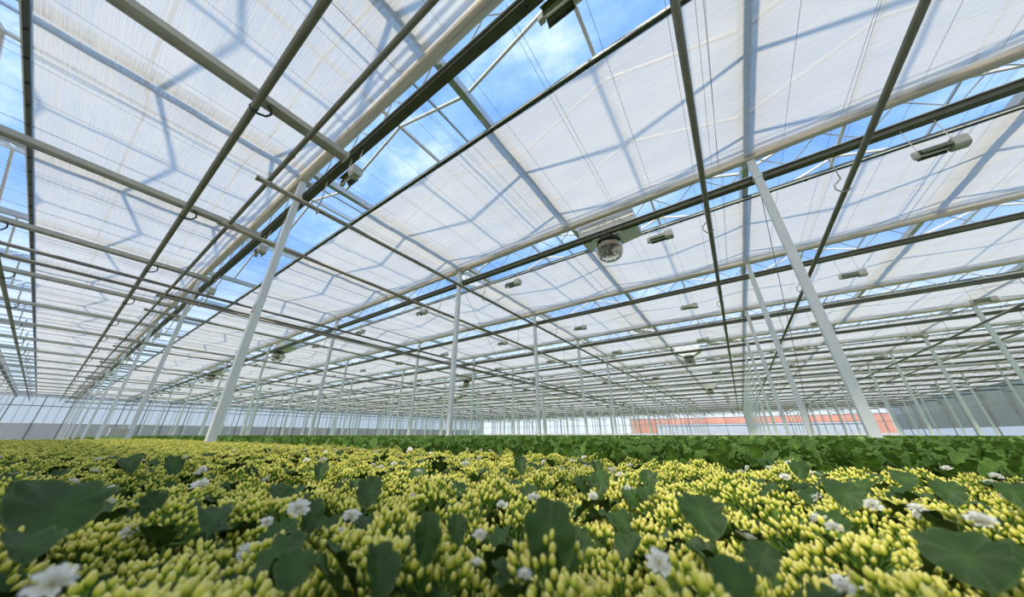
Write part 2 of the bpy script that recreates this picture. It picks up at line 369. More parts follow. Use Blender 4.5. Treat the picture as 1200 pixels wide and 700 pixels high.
# ------------------------------------------------------------------ lattice girders
GL0, GL1 = YR + 0.35, YL - 0.15
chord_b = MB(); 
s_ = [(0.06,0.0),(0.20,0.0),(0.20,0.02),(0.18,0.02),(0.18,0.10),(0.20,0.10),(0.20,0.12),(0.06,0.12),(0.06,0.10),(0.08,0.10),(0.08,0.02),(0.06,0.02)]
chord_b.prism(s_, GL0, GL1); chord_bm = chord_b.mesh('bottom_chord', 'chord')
lipm = MB().box((0.045,GL0,0.115), (0.21,GL1,0.13)).mesh('chord_lip', 'alu')
chord_tm = MB().box((0.0,GL0,0.62), (0.07,GL1,0.68)).mesh('top_chord', 'galv')
def diag_mb(s):
    m = MB(); m.tube([(0.15, 0, 0.12), (0.10, 0.42*s, 0.50), (0.05, 0.5*s, 0.63)], 0.011, 6); return m
diagm = {s: diag_mb(s).mesh('diag', 'white') for s in (1,-1)}
boltm = MB().lathe([(0.012,-0.012),(0.018,-0.008),(0.018,0.0)], 6).mesh('bolt', 'dark')
def web_far(y0, y1):
    m = MB(); y = y0
    while y < y1:
        for s in (1,-1): m.put(diag_mb(s), Matrix.Translation((0,y,0)))
        y += 1.0
    return m
webm_all = web_far(-25, 78).mesh('web_all', 'white')
webm_near = None
for i in GI:
    g = empty('lattice_girder', (gx(i), 0, ZCH))
    tag(g, {-1: 'lattice girder at the extreme left edge, leftmost of all', 0: 'nearest dark lattice girder crossing the upper left of the picture'}.get(i) or f'lattice girder above the crop, {ORD[i]} beyond the nearest one', 'girder', 'lattice girders carrying the screens')
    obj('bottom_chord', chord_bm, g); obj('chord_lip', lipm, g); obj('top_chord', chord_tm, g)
    if i in (0, 1, 2):
        a, b = {0: (-3, 26), 1: (-8, 24), 2: (-8, 20)}[i]
        for y in range(a, b):
            for s in (1,-1): obj('web_bar', diagm[s], g, (0, y, 0))
        m = web_far(-25, a)
        for y in range(b, 78):
            for s in (1,-1): m.put(diag_mb(s), Matrix.Translation((0,y,0)))
        obj('web_bar', m.mesh('web_rest', 'white'), g, kind='stuff')
        for k in range(26): obj('bolt', boltm, g, (0.13, -2 + 0.72*k, 0.0))
    else:
        obj('web_bar', webm_all, g, kind='stuff')

# ------------------------------------------------------------------ columns
colY = [-17.45 + 8*k for k in range(12)]
colm = MB().box((-0.055,-0.06,0), (0.055,0.06,ZTOP)).mesh('column_shaft', 'col')
brkm = MB().box((-0.065,-0.07,ZCH-0.03), (0.075,0.07,ZCH+0.03)).mesh('column_bracket', 'col')
plm = MB().box((-0.12,-0.12,0), (0.12,0.12,0.012)).mesh('base_plate', 'galv')
capm = MB().box((-0.075,-0.075,ZTOP), (0.17,0.075,ZTOP+0.03)).mesh('head_plate', 'galv')
ncol = 0
for i in GI:
    for k, y in enumerate(colY):
        x = gx(i)
        if not any(seen((x, y, z)) for z in (1.0, 2, 3.5, 5, 6)): continue
        r = math.hypot(x, y)
        if r < 32:
            c = empty('steel_column', (x, y, 0)); obj('shaft', colm, c); obj('bracket', brkm, c); obj('base_plate', plm, c); obj('head_plate', capm, c)
        else: c = obj('steel_column', colm, None, (x, y, 0))
        if i == 1 and abs(y+1.45) < .1: lab = 'large white column leaning across the right side, nearest of all'
        elif i == 0 and abs(y-6.55) < .1: lab = 'white column at left with a small paper tag on it'
        elif i == 1 and abs(y-6.55) < .1: lab = 'white column left of centre standing under the second girder'
        elif r < 32: lab = f'white steel column in the {ORD[i+1]} girder line, {ORD[k]} row from right wall'
        else: lab = 'slender white column standing far back among the distant columns'
        tag(c, lab, 'column', 'white columns carrying the girders'); ncol += 1
# paper tag on the left column
tg = empty('paper_tag', (X0-0.062, 6.55, zc(2.0))); tag(tg, 'small white paper tag with red lower edge on left column', 'tag')
obj('card', MB().box((-0.004,-0.045,0), (0.0,0.055,0.16)).mesh('card', 'paper'), tg)
obj('red_strip', MB().box((-0.006,-0.045,-0.02), (0.0,0.055,0.0)).mesh('rstrip', 'red'), tg)
tx = bpy.data.curves.new('tag_number', 'FONT'); tx.body = '95'; tx.size = 0.085; tx.align_x = 'CENTER'; tx.extrude = 0.0005
tmp = bpy.data.objects.new('tmp_text', tx); C.objects.link(tmp); bpy.context.view_layer.update()
tme = bpy.data.meshes.new_from_object(tmp.evaluated_get(bpy.context.evaluated_depsgraph_get())); bpy.data.objects.remove(tmp)
tme.materials.clear(); tme.materials.append(M['ink']); to = obj('number', tme, tg)
to.location = (-0.0048, 0.005, 0.05); to.rotation_euler = (PI/2, 0, -PI/2)
# diagonal brace cables
cbm = MB().tube([(0,0,0),(5.0,0,-4.9)], 0.006, 5).mesh('brace', 'steelwire')
for (yy, lab) in ((-1.45, 'thin brace cable descending beside the large right column'), (6.55, 'thin brace cable descending behind the centre left column')):
    b = empty('brace_cable', (gx(1)+0.06, yy, ZCH)); tag(b, lab, 'cable', 'diagonal brace cables')
    obj('cable', cbm, b); obj('clamp', MB().box((-0.02,-0.02,-0.06), (0.03,0.02,0.05)).mesh('clamp', 'galv'), b)

# ------------------------------------------------------------------ shade screens
def screen_mesh(i):
    xa, xb = 1.48 - BAY, -0.02                          # relative to the girder it is gathered at
    xs = list(np.linspace(xa, xb-0.42, 30)) + list(np.linspace(xb-0.40, xb, 22))
    ys = np.arange(YR+0.5, YL-0.3, 0.5 if i < 3 else 1.0)
    rr = np.random.RandomState(40+i)
    ph = rr.rand(8)*6.28; m = MB(); V = []
    for x in xs:
        u = max(0, (x-(xb-0.42))/0.42)
        for y in ys:
            z = 0.010*math.sin(x*3.1+ph[0]+0.25*math.sin(y*.7)) + 0.006*math.sin(x*9+ph[1]+0.5*math.sin(y*0.9+ph[2])) - 0.018*abs(math.sin((y-0.55)*PI/2))
            z += -0.10*u*u + u*0.05*math.sin(u*22+ph[3]+0.5*math.sin(y*0.6+ph[4])+0.3*math.sin(y*1.9))
            V.append((x, y, z))
    ny = len(ys)
    m.add(V, [(a*ny+b, (a+1)*ny+b, (a+1)*ny+b+1, a*ny+b+1) for a in range(len(xs)-1) for b in range(ny-1)])
    return m.mesh('screen_fabric', 'screen2' if i == 0 else 'screen', True)
def bundle_mesh(i):
    rr = np.random.RandomState(90+i); ph = rr.rand(12)*6.28; m = MB(); n = 14
    ys = np.arange(YR+0.5, YL-0.3, 0.22 if i < 3 else 0.9); V = []
    for y in ys:
        for k in range(n):
            q = 2*PI*k/n
            f = 1 + 0.18*math.sin(5*q+ph[0]+0.35*math.sin(y*0.5+ph[3])) + 0.08*math.sin(3*q+y*0.7+ph[1]) + 0.05*math.sin(y*3.1+q*2+ph[2]) + 0.07*math.sin(y*1.1+ph[4])
            V.append((0.085*f*math.cos(q), y, 0.062*f*math.sin(q) + 0.012*math.sin(y*0.9+ph[5])))
    ny = len(ys)
    m.add(V, [(b*n+k, b*n+(k+1) % n, (b+1)*n+(k+1) % n, (b+1)*n+k) for b in range(ny-1) for k in range(n)])
    return m.mesh('bundle', 'bundle', True)
edgem = MB().box((-0.03,YR+0.5,-0.035), (0.03,YL-0.3,0.02)).box((-0.034,YR+0.5,0.02), (-0.02,YL-0.3,0.05)).mesh('leading_edge', 'edge')
lightedge = MB().box((-0.05,YR+0.5,-0.03), (-0.03,YL-0.3,-0.015)).mesh('edge_lip', 'white')
clipm = MB().box((-0.02,-0.015,-0.06), (0.02,0.015,-0.035)).mesh('edge_clip', 'dark')
wirem = MB().tube([(-4.86,0,0),(-0.02,0,0)], 0.0028, 4).mesh('wire', 'steelwire')
wy = []
for g_ in GUTY:
    if -8 < g_ < 30: wy += [g_+0.45, g_+0.56, g_+0.70, g_+0.95, g_-0.5, g_+1.75, g_+2.6, g_+2.68]
shared_s, shared_b = None, None
for i in GI[1:] + [-1]:
    s = empty('shade_screen', (gx(i), 0, ZSCR))
    lab = {0: 'striped translucent screen at upper left, ending in a dark vertical edge', -1: 'translucent screen at far left beyond the open sky strip', 1: 'broad white translucent screen filling the upper centre'}.get(i) or f'white translucent screen, {ORD[i]} strip beyond the open sky gap'
    tag(s, lab, 'screen', 'translucent shade screens under the glass roof')
    if i <= 3: fm, bm_ = screen_mesh(i), bundle_mesh(i)
    else:
        if shared_s is None: shared_s, shared_b = screen_mesh(5), bundle_mesh(5)
        fm, bm_ = shared_s, shared_b
    obj('fabric', fm, s); obj('folded_bundle', bm_, s, (-0.02, 0, -0.09))
    obj('leading_edge', edgem, s, (1.48-BAY, 0, 0)); obj('edge_lip', lightedge, s, (1.48-BAY, 0, 0))
    if i in (0, 1, 2):
        for y in wy: obj('support_wire', wirem, s, (0, y + R.uniform(-.1,.1), -0.045), (0, 0, R.uniform(-.012,.012)))
        for k in range(34): obj('clip', clipm, s, (1.48-BAY, -2.5 + 0.62*k, 0))
# short cross wires in the sky gap come from the support wires themselves

# ------------------------------------------------------------------ cross beams in the left bay
bsec = [(-0.09,0.0),(-0.075,0.0),(-0.075,0.03),(0.075,0.03),(0.075,0.0),(0.09,0.0),(0.09,0.10),(-0.09,0.10)]
bm = MB(); n = len(bsec); LB = 1.53 - (XL+0.1)
bm.add([(0,y,z) for y,z in bsec] + [(LB,y,z) for y,z in bsec], [(k,(k+1)%n,n+(k+1)%n,n+k) for k in range(n)] + [(0,1,2,7),(2,3,6,7),(3,4,5,6),(n,n+7,n+2,n+1),(n+2,n+7,n+6,n+3),(n+3,n+6,n+5,n+4)])
beamm = bm.mesh('beam', 'galv')
plate = MB().box((LB-0.01,-0.10,-0.02), (LB+0.01,0.10,0.16)).mesh('beam_end', 'galv')
for k in range(-1, 18):
    y = 4.55 + 4*k
    b = empty('cross_beam', (XL+0.1, y, zc(4.42)))
    tag(b, f'grey channel beam across the left bay, {ORD[k+1]} from the camera', 'beam', 'channel beams across the left bay')
    obj('channel', beamm, b); obj('end_plate', plate, b)

# ------------------------------------------------------------------ pipes
def pipe_x(y, h, r, xa, xb, matn, name='heating_pipe'):
    p = empty(name, (xa, y, zc(h)))
    obj('tube', MB().tube([(0,0,0),(xb-xa,0,0)], r, 12).mesh('pipe_x', matn, True), p)
    obj('end_cap', MB().tube([(-0.012,0,0),(0.02,0,0)], r*1.12, 12).mesh('pipe_cap', matn), p)
    return p
hang = MB()
hang.tube([(0,0,0.74),(0,0,0.20)], 0.009, 6)
hang.tube([(0,0,0.22),(0,0.05,0.17),(0,0.11,0.12),(0,0.115,0.03),(0,0.06,-0.055),(0,0.0,-0.058),(0,-0.055,-0.03)], 0.012, 6)
hangm = hang.mesh('hanger', 'galv', True)
PIPE_H = 3.88
k = 0
for j in range(-3, 9):
    for q, dy in enumerate((5.53, 7.53)):
        y = dy + 8*j
        if not (YR+1 < y < YL-1): continue
        right = y < 2
        xa = 0.69 if y > 2 else -1.5
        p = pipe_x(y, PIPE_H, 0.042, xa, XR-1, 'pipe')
        if y > 2: lab = f'long slim heating pipe running into the distance, {ORD[k]} left of centre'; k += 1
        else:
            lab = {-0.47: 'steep dark pipe overhead right of centre, near the column row', -2.47: 'steep dark pipe overhead at right, crossing the large column'}.get(round(y, 2), f'slim heating pipe at far right, {ORD[int(abs(y)//2)-4]} out towards right wall')
        tag(p, lab, 'pipe', 'overhead heating pipes')
        for i in GI[1:]:
            x = gx(i)+0.13
            if x > xa and seen((x, y, zc(4)), 60): obj('hanger', hangm, p, (x-xa, 0, 0))
for h_, y, lab in ((4.03, 12.85, 'upper of the paired dark pipes crossing the left half'), (4.03, 13.75, 'lower of the paired dark pipes crossing the left half')):
    p = pipe_x(y, h_, 0.045, XL+0.3, XR-1, 'dpipe', 'supply_pipe'); tag(p, lab, 'pipe', 'dark supply pipes')
def pipe_y(x, h, r, ya, yb, matn, name, lab):
    p = empty(name, (x, ya, zc(h)))
    obj('tube', MB().tube([(0,0,0),(0,yb-ya,0)], r, 14).mesh('pipe_y', matn, True), p); tag(p, lab, 'pipe', 'pipes running along the left bay')
    return p
pa = pipe_y(0.235, 4.25, 0.05, -6, YL-0.6, 'pipe', 'heating_pipe', 'thick green grey pipe with hooks slanting across the left screen')
pl = pipe_y(-2.17, 4.25, 0.05, -6, YL-0.6, 'pipe', 'heating_pipe', 'pipe with hooks at the extreme left edge of the picture')
hd = pipe_y(0.85, 3.97, 0.036, -6, YL-0.6, 'pipe', 'header_pipe', 'thinner header pipe feeding the branches, beside the nearest girder')
hk = MB(); hk.tube([(-0.05,0,0.0),(-0.02,0,-0.058),(0.06,0,-0.062),(0.15,0,-0.02),(0.19,0,0.06),(0.17,0,0.15),(0.12,0,0.18)], 0.016, 6)
hkm = hk.mesh('hook', 'dark', True)
bandm = MB().tube([(0,-0.015,0),(0,0.015,0)], 0.056, 12).mesh('pipe_band', 'dark')
ub = MB().tube([(0.02,0,-0.16),(0.02,0,0.11),(-0.05,0,0.12)], 0.014, 6).mesh('ubracket', 'galv')
for k in range(-1, 18):
    y = 4.55 + 4*k
    for p in (pa, pl): obj('hook', hkm, p, (0, y+6, 0)); obj('band', bandm, p, (0, y+6, 0))
    obj('collar', MB().tube([(0,-0.03,0),(0,0.03,0)], 0.044, 12).mesh('collar', 'pipe') if k == -1 else bpy.data.meshes['collar'], hd, (0, y+6+0.15, 0))
for j in range(0, 9):
    for dy in (5.53, 7.53): obj('u_bracket', ub, hd, (0, dy+8*j+6, 0))

# ------------------------------------------------------------------ grow lights
def lamp_parts():
    P = {}
    m = MB()                                           # ballast box with chamfered underside
    m.prism([(-0.085,-0.06),(-0.05,-0.095),(0.05,-0.095),(0.085,-0.06),(0.085,0.07),(-0.085,0.07)], -0.26, -0.10)
    P['ballast_box'] = m.mesh('ballast', 'lampg')
    m = MB()
    for k in range(4): m.box((-0.088,-0.24+0.035*k,0.07), (0.088,-0.225+0.035*k,0.085))
    P['cooling_fins'] = m.mesh('fins', 'white')
    P['lamp_tube'] = MB().tube([(0,-0.10,-0.035),(0,0.23,-0.035)], 0.017, 8).mesh('ltube', 'white', True)
    for s, nm in ((-1,'reflector_wing'),(1,'reflector_wing')):
        m = MB(); pr = [(0.02*s,0.055),(0.06*s,0.045),(0.095*s,0.01),(0.11*s,-0.045),(0.104*s,-0.045),(0.088*s,0.006),(0.055*s,0.036),(0.02*s,0.045)]
        m.prism(pr, -0.10, 0.21); P[nm+str(s)] = m.mesh('wing', 'refl')
    P['end_socket'] = MB().prism([(-0.03,-0.06),(0.03,-0.06),(0.04,0.0),(0.02,0.07),(-0.02,0.07),(-0.04,0.0)], 0.21, 0.27).mesh('sock', 'lampg')
    P['spine'] = MB().box((-0.018,-0.12,0.05), (0.018,0.25,0.075)).mesh('spine', 'lampg')
    h = 4.62 - 4.05 - 0.07
    P['hanging_rod1'] = MB().tube([(0,-0.16,0.07),(0.03,-0.16,h+0.07)], 0.006, 5).mesh('rod', 'white')
    P['hanging_rod2'] = MB().tube([(0,0.20,0.07),(0.03,0.20,h+0.07)], 0.006, 5).mesh('rod', 'white')
    return P
LP = lamp_parts()
lowm = MB(); 
lowm.prism([(-0.085,-0.06),(-0.05,-0.095),(0.05,-0.095),(0.085,-0.06),(0.085,0.07),(-0.085,0.07)], -0.26, -0.10)
lowm.prism([(-0.11,-0.045),(-0.095,0.01),(-0.02,0.05),(0.02,0.05),(0.095,0.01),(0.11,-0.045),(0.085,-0.03),(0.0,0.03),(-0.085,-0.03)], -0.10, 0.21, mi=1)
lowm.tube([(0,-0.10,-0.035),(0,0.26,-0.035)], 0.02, 6); lowm.box((-0.03,0.21,-0.06), (0.03,0.27,0.06)); lowm.box((-0.018,-0.12,0.05), (0.018,0.25,0.075))
lowm.tube([(0,-0.16,0.07),(0.03,-0.16,0.57)], 0.006, 4); lowm.tube([(0,0.2,0.07),(0.03,0.2,0.57)], 0.006, 4)
lampfar = lowm.mesh('grow_light_far', ['lampg', 'refl'])
spots = []
for i in range(0, 19):
    for k in range(-6, 20):
        p = (gx(i)+0.10, 0.45+4*k, zc(4.05))
        if YR+1 < p[1] < YL-1 and seen(p, 30): spots.append((math.hypot(p[0], p[1]), p, i, k))
spots.sort()
rest = MB()
for a, (r, p, i, k) in enumerate(spots):
    if a < 300:
        if r < 22:
            l = empty('grow_light', p)
            for nm, me in LP.items(): obj(nm.rstrip('-12'), me, l)
            lab = f'grow light hanging under the {ORD[i]} girder, {ORD[k+4]} place along from the right'
        else: l = obj('grow_light', lampfar, None, p); lab = 'small grow light hanging far back under the distant girders'
        tag(l, lab, 'light', 'grow lights hung under the girders')
    else: rest.put(lowm, Matrix.Translation(p))
if rest.v: tag(obj('grow_light_rows', rest.mesh('lamps_rest', 'lampg')), 'tiny grow lights in the most distant rows', 'light', kind='stuff')

# ------------------------------------------------------------------ circulation fans
def fan(x, y, lab, detail):
    f = empty('circulation_fan', (x, y, zc(4.22))); tag(f, lab, 'fan', 'ceiling circulation fans')
    m = MB()                                            # funnel hood: rectangle above, hexagon below
    top = [(-0.10,-0.72,0.98),(0.75,-0.72,0.98),(0.75,0.70,0.98),(-0.10,0.70,0.98)]
    mid = [(-0.10,-0.72,0.62),(0.75,-0.72,0.62),(0.75,0.70,0.62),(-0.10,0.70,0.62)]
    low = [(-0.12,-0.30,0.36),(0.45,-0.30,0.36),(0.45,0.30,0.36),(-0.12,0.30,0.36)]
    m.add(top+mid+low, [(0,1,5,4),(1,2,6,5),(2,3,7,6),(3,0,4,7),(4,5,9,8),(5,6,10,9),(6,7,11,10),(7,4,8,11),(0,3,2,1),(8,9,10,11)])
    obj('hood', m.mesh('hood', 'white'), f)
    if detail:
        obj('maker_plate', MB().box((-0.108,-0.05,0.86), (-0.10,0.36,0.90)).mesh('plate', 'dado'), f)
    hx = [(0.31*math.cos(PI/6+k*PI/3), 0.31*math.sin(PI/6+k*PI/3)) for k in range(6)]
    m = MB(); m.add([(a*0.7,b*0.7,0.40) for a,b in hx] + [(a,b,0.24) for a,b in hx] + [(a*0.93,b*0.93,0.24) for a,b in hx] + [(a*0.6,b*0.6,0.34) for a,b in hx],
          [(k,(k+1)%6,6+(k+1)%6,6+k) for k in range(6)] + [(6+k,6+(k+1)%6,12+(k+1)%6,12+k) for k in range(6)] + [(12+k,12+(k+1)%6,18+(k+1)%6,18+k) for k in range(6)] + [tuple(range(18,24)), tuple(range(5,-1,-1))])
    obj('hexagon_collar', m.mesh('hexcol', ['dark'] ), f)
    prof = [(0.20,0.22),(0.29,0.17),(0.335,0.08),(0.335,0.0)]
    g = MB().lathe(prof, 24); g.f = g.f[:-2]; g.m = g.m[:-2]
    obj('upper_bowl', g.mesh('upbowl', 'bowl', True), f)
    prof = [(0.335,0.0),(0.325,-0.06),(0.30,-0.13),(0.24,-0.21),(0.15,-0.26),(0.03,-0.275)]
    g = MB().lathe(prof, 24); g.f = g.f[:-2]; g.m = g.m[:-2]
    obj('globe', g.mesh('globe', 'globe', True), f)
    hub = obj('hub', MB().lathe([(0.03,-0.12),(0.075,-0.10),(0.09,-0.03),(0.09,0.10),(0.05,0.22)], 14).mesh('hub', 'dpipe', True), f)
    bl = MB(); 
    bl.add([(0.07,-0.03,-0.02),(0.07,0.03,0.03),(0.26,0.075,0.03),(0.27,-0.06,-0.05)], [(0,1,2,3)]); blm = bl.mesh('blade', 'alu')
    for k in range(6): obj('blade', blm, hub, None, (0,0,k*PI/3))
    ring = MB().tube([(0.235*math.cos(q*PI/12), 0.235*math.sin(q*PI/12), -0.15) for q in range(25)], 0.008, 6)
    rg = obj('guard_ring', ring.mesh('gring', 'dark', True), f)
    vm = MB().box((-0.03,-0.006,-0.045), (0.03,0.006,0.03)).mesh('vane', 'alu')
    for k in range(12):
        q = k*PI/6; obj('vane', vm, rg, (0.235*math.cos(q), 0.235*math.sin(q), -0.15), (0.4,0,q))
    rod = MB().tube([(0,0,0.0),(0,0,0.20)], 0.008, 5).mesh('frod', 'white')
    for k in range(3): obj('hanging_rod', rod, f, (0.20*math.cos(k*2.1+.5), 0.20*math.sin(k*2.1+.5), 0.19))
fan(gx(1)+0.27, 1.62, 'large ceiling fan with clear globe below white hood, right of centre', True)
for (xx, yy, lab) in ((gx(1)+.27, 21.6, 'dark ceiling fan seen small beyond the tagged left column'), (gx(1)+.27, 35.0, 'tiny ceiling fan between the left column and the far wall'), (gx(4)+.27, 20.0, 'small ceiling fan near the middle of the picture'), (gx(6)+.9, 31.6, 'very small ceiling fan low in the middle distance'), (gx(4)+.9, 1.6, 'small ceiling fan left of the right column row'), (gx(8)-.3, 1.7, 'tiny ceiling fan just above the far glass wall')):
    fan(xx, yy, lab, False)

# ------------------------------------------------------------------ plants
def leaf_mb(seed, W=0.44, cup=0.10, crn=0.26, lobes=4.5):
    """thick scalloped leaf: base at the origin, tip along +y (length 1), upper side +z"""
    r = random.Random(seed); n = 54; rings = (0.0, 0.4, 0.75, 0.94, 1.0)
    m = MB(); V = []; T = []; bend = r.uniform(-.12,.12); ph = r.uniform(0,3); fold = r.uniform(.12,.3)
    for side in (0, 1):
        for ri, rg in enumerate(rings):
            for k in range(n):
                q = 2*PI*k/n
                y = 0.58 - 0.50*math.cos(q)             # q=0 base, q=pi tip
                wd = W*math.sin(q)*(0.66 + 0.46*(0.5-0.5*math.cos(q)))
                fade = min(1, max(0, (1-math.cos(q))*0.9-0.15))
                sc = 1 - crn*fade*(1-abs(math.sin(lobes*(q-PI)+ph*0.25)))**1.25*(0.7+0.3*math.sin(3*q+ph))
                px = wd*rg*sc; py = 0.58 + (y-0.58)*rg*sc
                ax = abs(px)/W
                z = cup*ax**1.5*1.1 + fold*0.35*ax - 0.16*(py-0.3)**2 + bend*px + 0.035*math.sin(7*py+ph)*ax + 0.03*math.sin(lobes*2*(q-PI))*rg**3
                V.append((px, py, z + (0.016*(1-rg*0.8) if side == 0 else -0.016*(1-rg*0.8)))); T.append(rg if side == 0 else rg*0.9)
    Fc = []; nr = len(rings); off = nr*n
    for s in (0, 1):
        for ri in range(nr-1):
            for k in range(n):
                a, b, c, d = [s*off + x for x in (ri*n+k, ri*n+(k+1)%n, (ri+1)*n+(k+1)%n, (ri+1)*n+k)]
                Fc.append((a,b,c,d) if s else (d,c,b,a))
    for k in range(n):
        a = (nr-1)*n+k; b = (nr-1)*n+(k+1)%n; Fc.append((a, b, off+b, off+a))
    m.add(V, Fc, T); m.tube([(0,0.08,-0.01),(0,-0.12,-0.02)], [0.035,0.03], 5, t=[0.2,0.1])
    return m
LEAVES = [leaf_mb(s, W=w_, lobes=l_, cup=c_) for s, w_, l_, c_ in ((1,.44,4.5,.10),(2,.40,3.5,.20),(3,.48,4.5,.05),(4,.42,3.5,.26))]
LEAFM = [l.mesh('leaf', 'leaf', True, True) for l in LEAVES]
GLEAFM = [l.mesh('gleaf', 'gleaf', True, True) for l in LEAVES]
def small_leaf_mb(seed):                                # light version for distant plants
    r = random.Random(seed); m = MB(); n = 9; V = [(0,.5,-.03)]; T = [.4]
    for k in range(n):
        q = 2*PI*k/n; y = 0.55-0.55*math.cos(q); x = 0.45*math.sin(q)*(0.75+.35*(.5-.5*math.cos(q))); V.append((x*r.uniform(.9,1.1), y, 0.25*x*x - 0.15*(y-.3)**2)); T.append(.95)
    m.add(V, [(0,1+k,1+(k+1)%n) for k in range(n)], T); return m
SLEAF = [small_leaf_mb(s) for s in range(3)]

def bud_mb(n=7):
    h = 1.0
    return MB().lathe([(0.13,-0.12),(0.30,0.0),(0.46,0.22),(0.50,0.44),(0.42,0.70),(0.26,0.89),(0.07,1.0)], n, t=[0.0,0.12,0.35,0.55,0.8,0.95,1.0])
def bud_low(): return MB().lathe([(0.22,-0.05),(0.5,0.38),(0.3,0.75),(0.04,1.0)], 5, t=[0.05,0.5,0.85,1.0])
BUD, BUDL = bud_mb(), bud_low()
BUDM = BUD.mesh('bud', 'bud', True, True)

def orient(d, spin):                                    # rotation taking +z to d
    return (Vector((0,0,1)).rotation_difference(Vector(d).normalized()).to_matrix() @ Matrix.Rotation(spin, 3, 'Z')).to_4x4()
def leaf_mtx(base, yaw, tilt, roll, size):              # yaw: heading of the tip, tilt: rise above the horizon
    return Matrix.Translation(base) @ Matrix.Rotation(yaw-PI/2, 4, 'Z') @ Matrix.Rotation(tilt, 4, 'X') @ Matrix.Rotation(roll, 4, 'Y') @ Matrix.Scale(size, 4)

class Cluster:                                          # one dense head of buds on branching stalks
    def __init__(s, seed, n=40, rad=0.036):
        r = random.Random(seed); s.buds = []; s.stems = MB()
        sub = []
        ns = 9
        for k in range(ns):                             # sub-heads of buds
            rr = rad*math.sqrt(k/(ns-1.0)) ; q = k*2.399 + r.uniform(-.3,.3)
            sub.append((rr*math.cos(q), rr*math.sin(q), -rr*rr*16 + r.uniform(-.012,.006)))
        fork = Vector((0,0,-0.055))
        for (sx, sy, sz) in sub:
            c = Vector((sx,sy,sz)); nb = r.choice((6,7,8,9)); base = Vector((sx*.75,sy*.75,sz-0.026))
            s.stems.tube([fork, base], [0.0022,0.0015], 4, cap=False)
            for b in range(nb):
                a = b*2.399 + r.uniform(-.3,.3); q = 0.0058*math.sqrt(b+0.1)
                p = c + Vector((q*math.cos(a), q*math.sin(a), -q*q*40 + r.uniform(-.003,.002) - 0.004))
                d = Vector((p.x*8 + math.cos(a)*q*24, p.y*8 + math.sin(a)*q*24, 1.0)).normalized()
                sz_ = r.uniform(0.8,1.12)*(1.0 if b < 4 else 0.85)
                s.buds.append(Matrix.Translation(p) @ orient(d, r.uniform(0,6)) @ Matrix.Diagonal((0.0066*sz_, 0.0066*sz_, 0.0105*sz_, 1)))
                s.stems.tube([base, p], [0.0010,0.0013], 3, cap=False)
        s.stems.tube([fork + Vector((0,0,-0.16)), fork], [0.003,0.0026], 5, cap=False)
    def joined(s, bud):
        m = MB()
        for b in s.buds: m.put(bud, b)
        k = len(m.f); m.add(s.stems.v, s.stems.f); m.m = [0]*k + [1]*len(s.stems.f)
        return m
CL = [Cluster(s) for s in range(5)]
CLM = [c.joined(BUD).mesh('cluster', ['bud','stem'], True, True) for c in CL]
CLS = [c.stems.mesh('cluster_stems', 'stem', True) for c in CL]
CLLOW = [c.joined(BUDL) for c in CL]
CLLOWM = [c.mesh('cluster_low', ['bud','stem'], True, True) for c in CLLOW]

def blossom_mb(seed):
    r = random.Random(seed); m = MB()
    for ring, (n, tilt, ln) in enumerate(((9,0.15,0.0125),(8,0.55,0.0115),(7,0.95,0.0095),(5,1.3,0.007))):
        for k in range(n):
            q = 2*PI*(k+0.5*ring)/n + r.uniform(-.2,.2); ln = ln*r.uniform(.85,1.12); T = Matrix.Rotation(q, 4, 'Z') @ Matrix.Rotation(-(tilt+r.uniform(-.12,.12)), 4, 'Y')
            P = [(0,0,0),(.45,-.2,.08),(.85,-.24,.14),(1.05,0,.02),(.85,.24,.14),(.45,.2,.08),(.5,0,-.03)]
            m.add([T @ (Vector(p)*ln) for p in P], [(0,1,6),(1,2,6),(2,3,6),(3,4,6),(4,5,6),(5,0,6)], [0.05,.5,.9,1,.9,.5,.55])
    m.lathe([(0.0015,0),(0.0022,0.003),(0.001,0.006)], 6, t=[0,0,0.1])
    return m
BLM = [blossom_mb(s).mesh('blossom', 'petal', True, True) for s in range(3)]
BLMB = blossom_mb(0)
POTM = MB().lathe([(0.035,0.0),(0.048,0.085),(0.053,0.085),(0.053,0.10),(0.047,0.10),(0.044,0.085),(0.001,0.085)], 12).mesh('pot', 'pot', True)

BENCH = zc(-0.42)                                       # bench top
CAN = -0.088                                            # mean height of the bud heads below the lens
def plant_layout(seed):
    """offsets of bud heads and leaves for one plant, heights relative to its canopy"""
    r = random.Random(seed); heads = []; leaves = []
    k = r.choice((5,6,6,7))
    for a in range(k):
        rr = r.uniform(0,.015) if a == 0 else r.uniform(0.044,0.070); q = a*2*PI/(k-1) + r.uniform(-.25,.25)
        heads.append((Vector((rr*math.cos(q), rr*math.sin(q), r.uniform(-.044,.010) - rr*0.30)), r.uniform(0,6.28), (r.uniform(-.12,.12) - rr*math.sin(q)*2.5, r.uniform(-.12,.12) + rr*math.cos(q)*2.5), r.uniform(0.86,1.10), r.randrange(5)))
    for a in range(9):
        q = a*2.399 + r.uniform(-.3,.3); rr = r.uniform(0.012,0.035); up = r.random() < 0.36
        leaves.append((Vector((rr*math.cos(q), rr*math.sin(q), r.uniform(-.080,-.050) if up else r.uniform(-.10,-.065))), q, r.uniform(.55,1.0) if up else r.uniform(.15,.5), r.uniform(-.5,.5), r.uniform(.048,.062), r.randrange(4)))
    for a in range(5):
        q = a*2*PI/5 + r.uniform(-.3,.3)
        leaves.append((Vector((0.01*math.cos(q), 0.01*math.sin(q), r.uniform(-.17,-.13))), q, r.uniform(.0,.4), r.uniform(-.4,.4), r.uniform(.075,.095), r.randrange(4)))
    return heads, leaves
LAY = [plant_layout(100+s) for s in range(8)]
FOLM = []
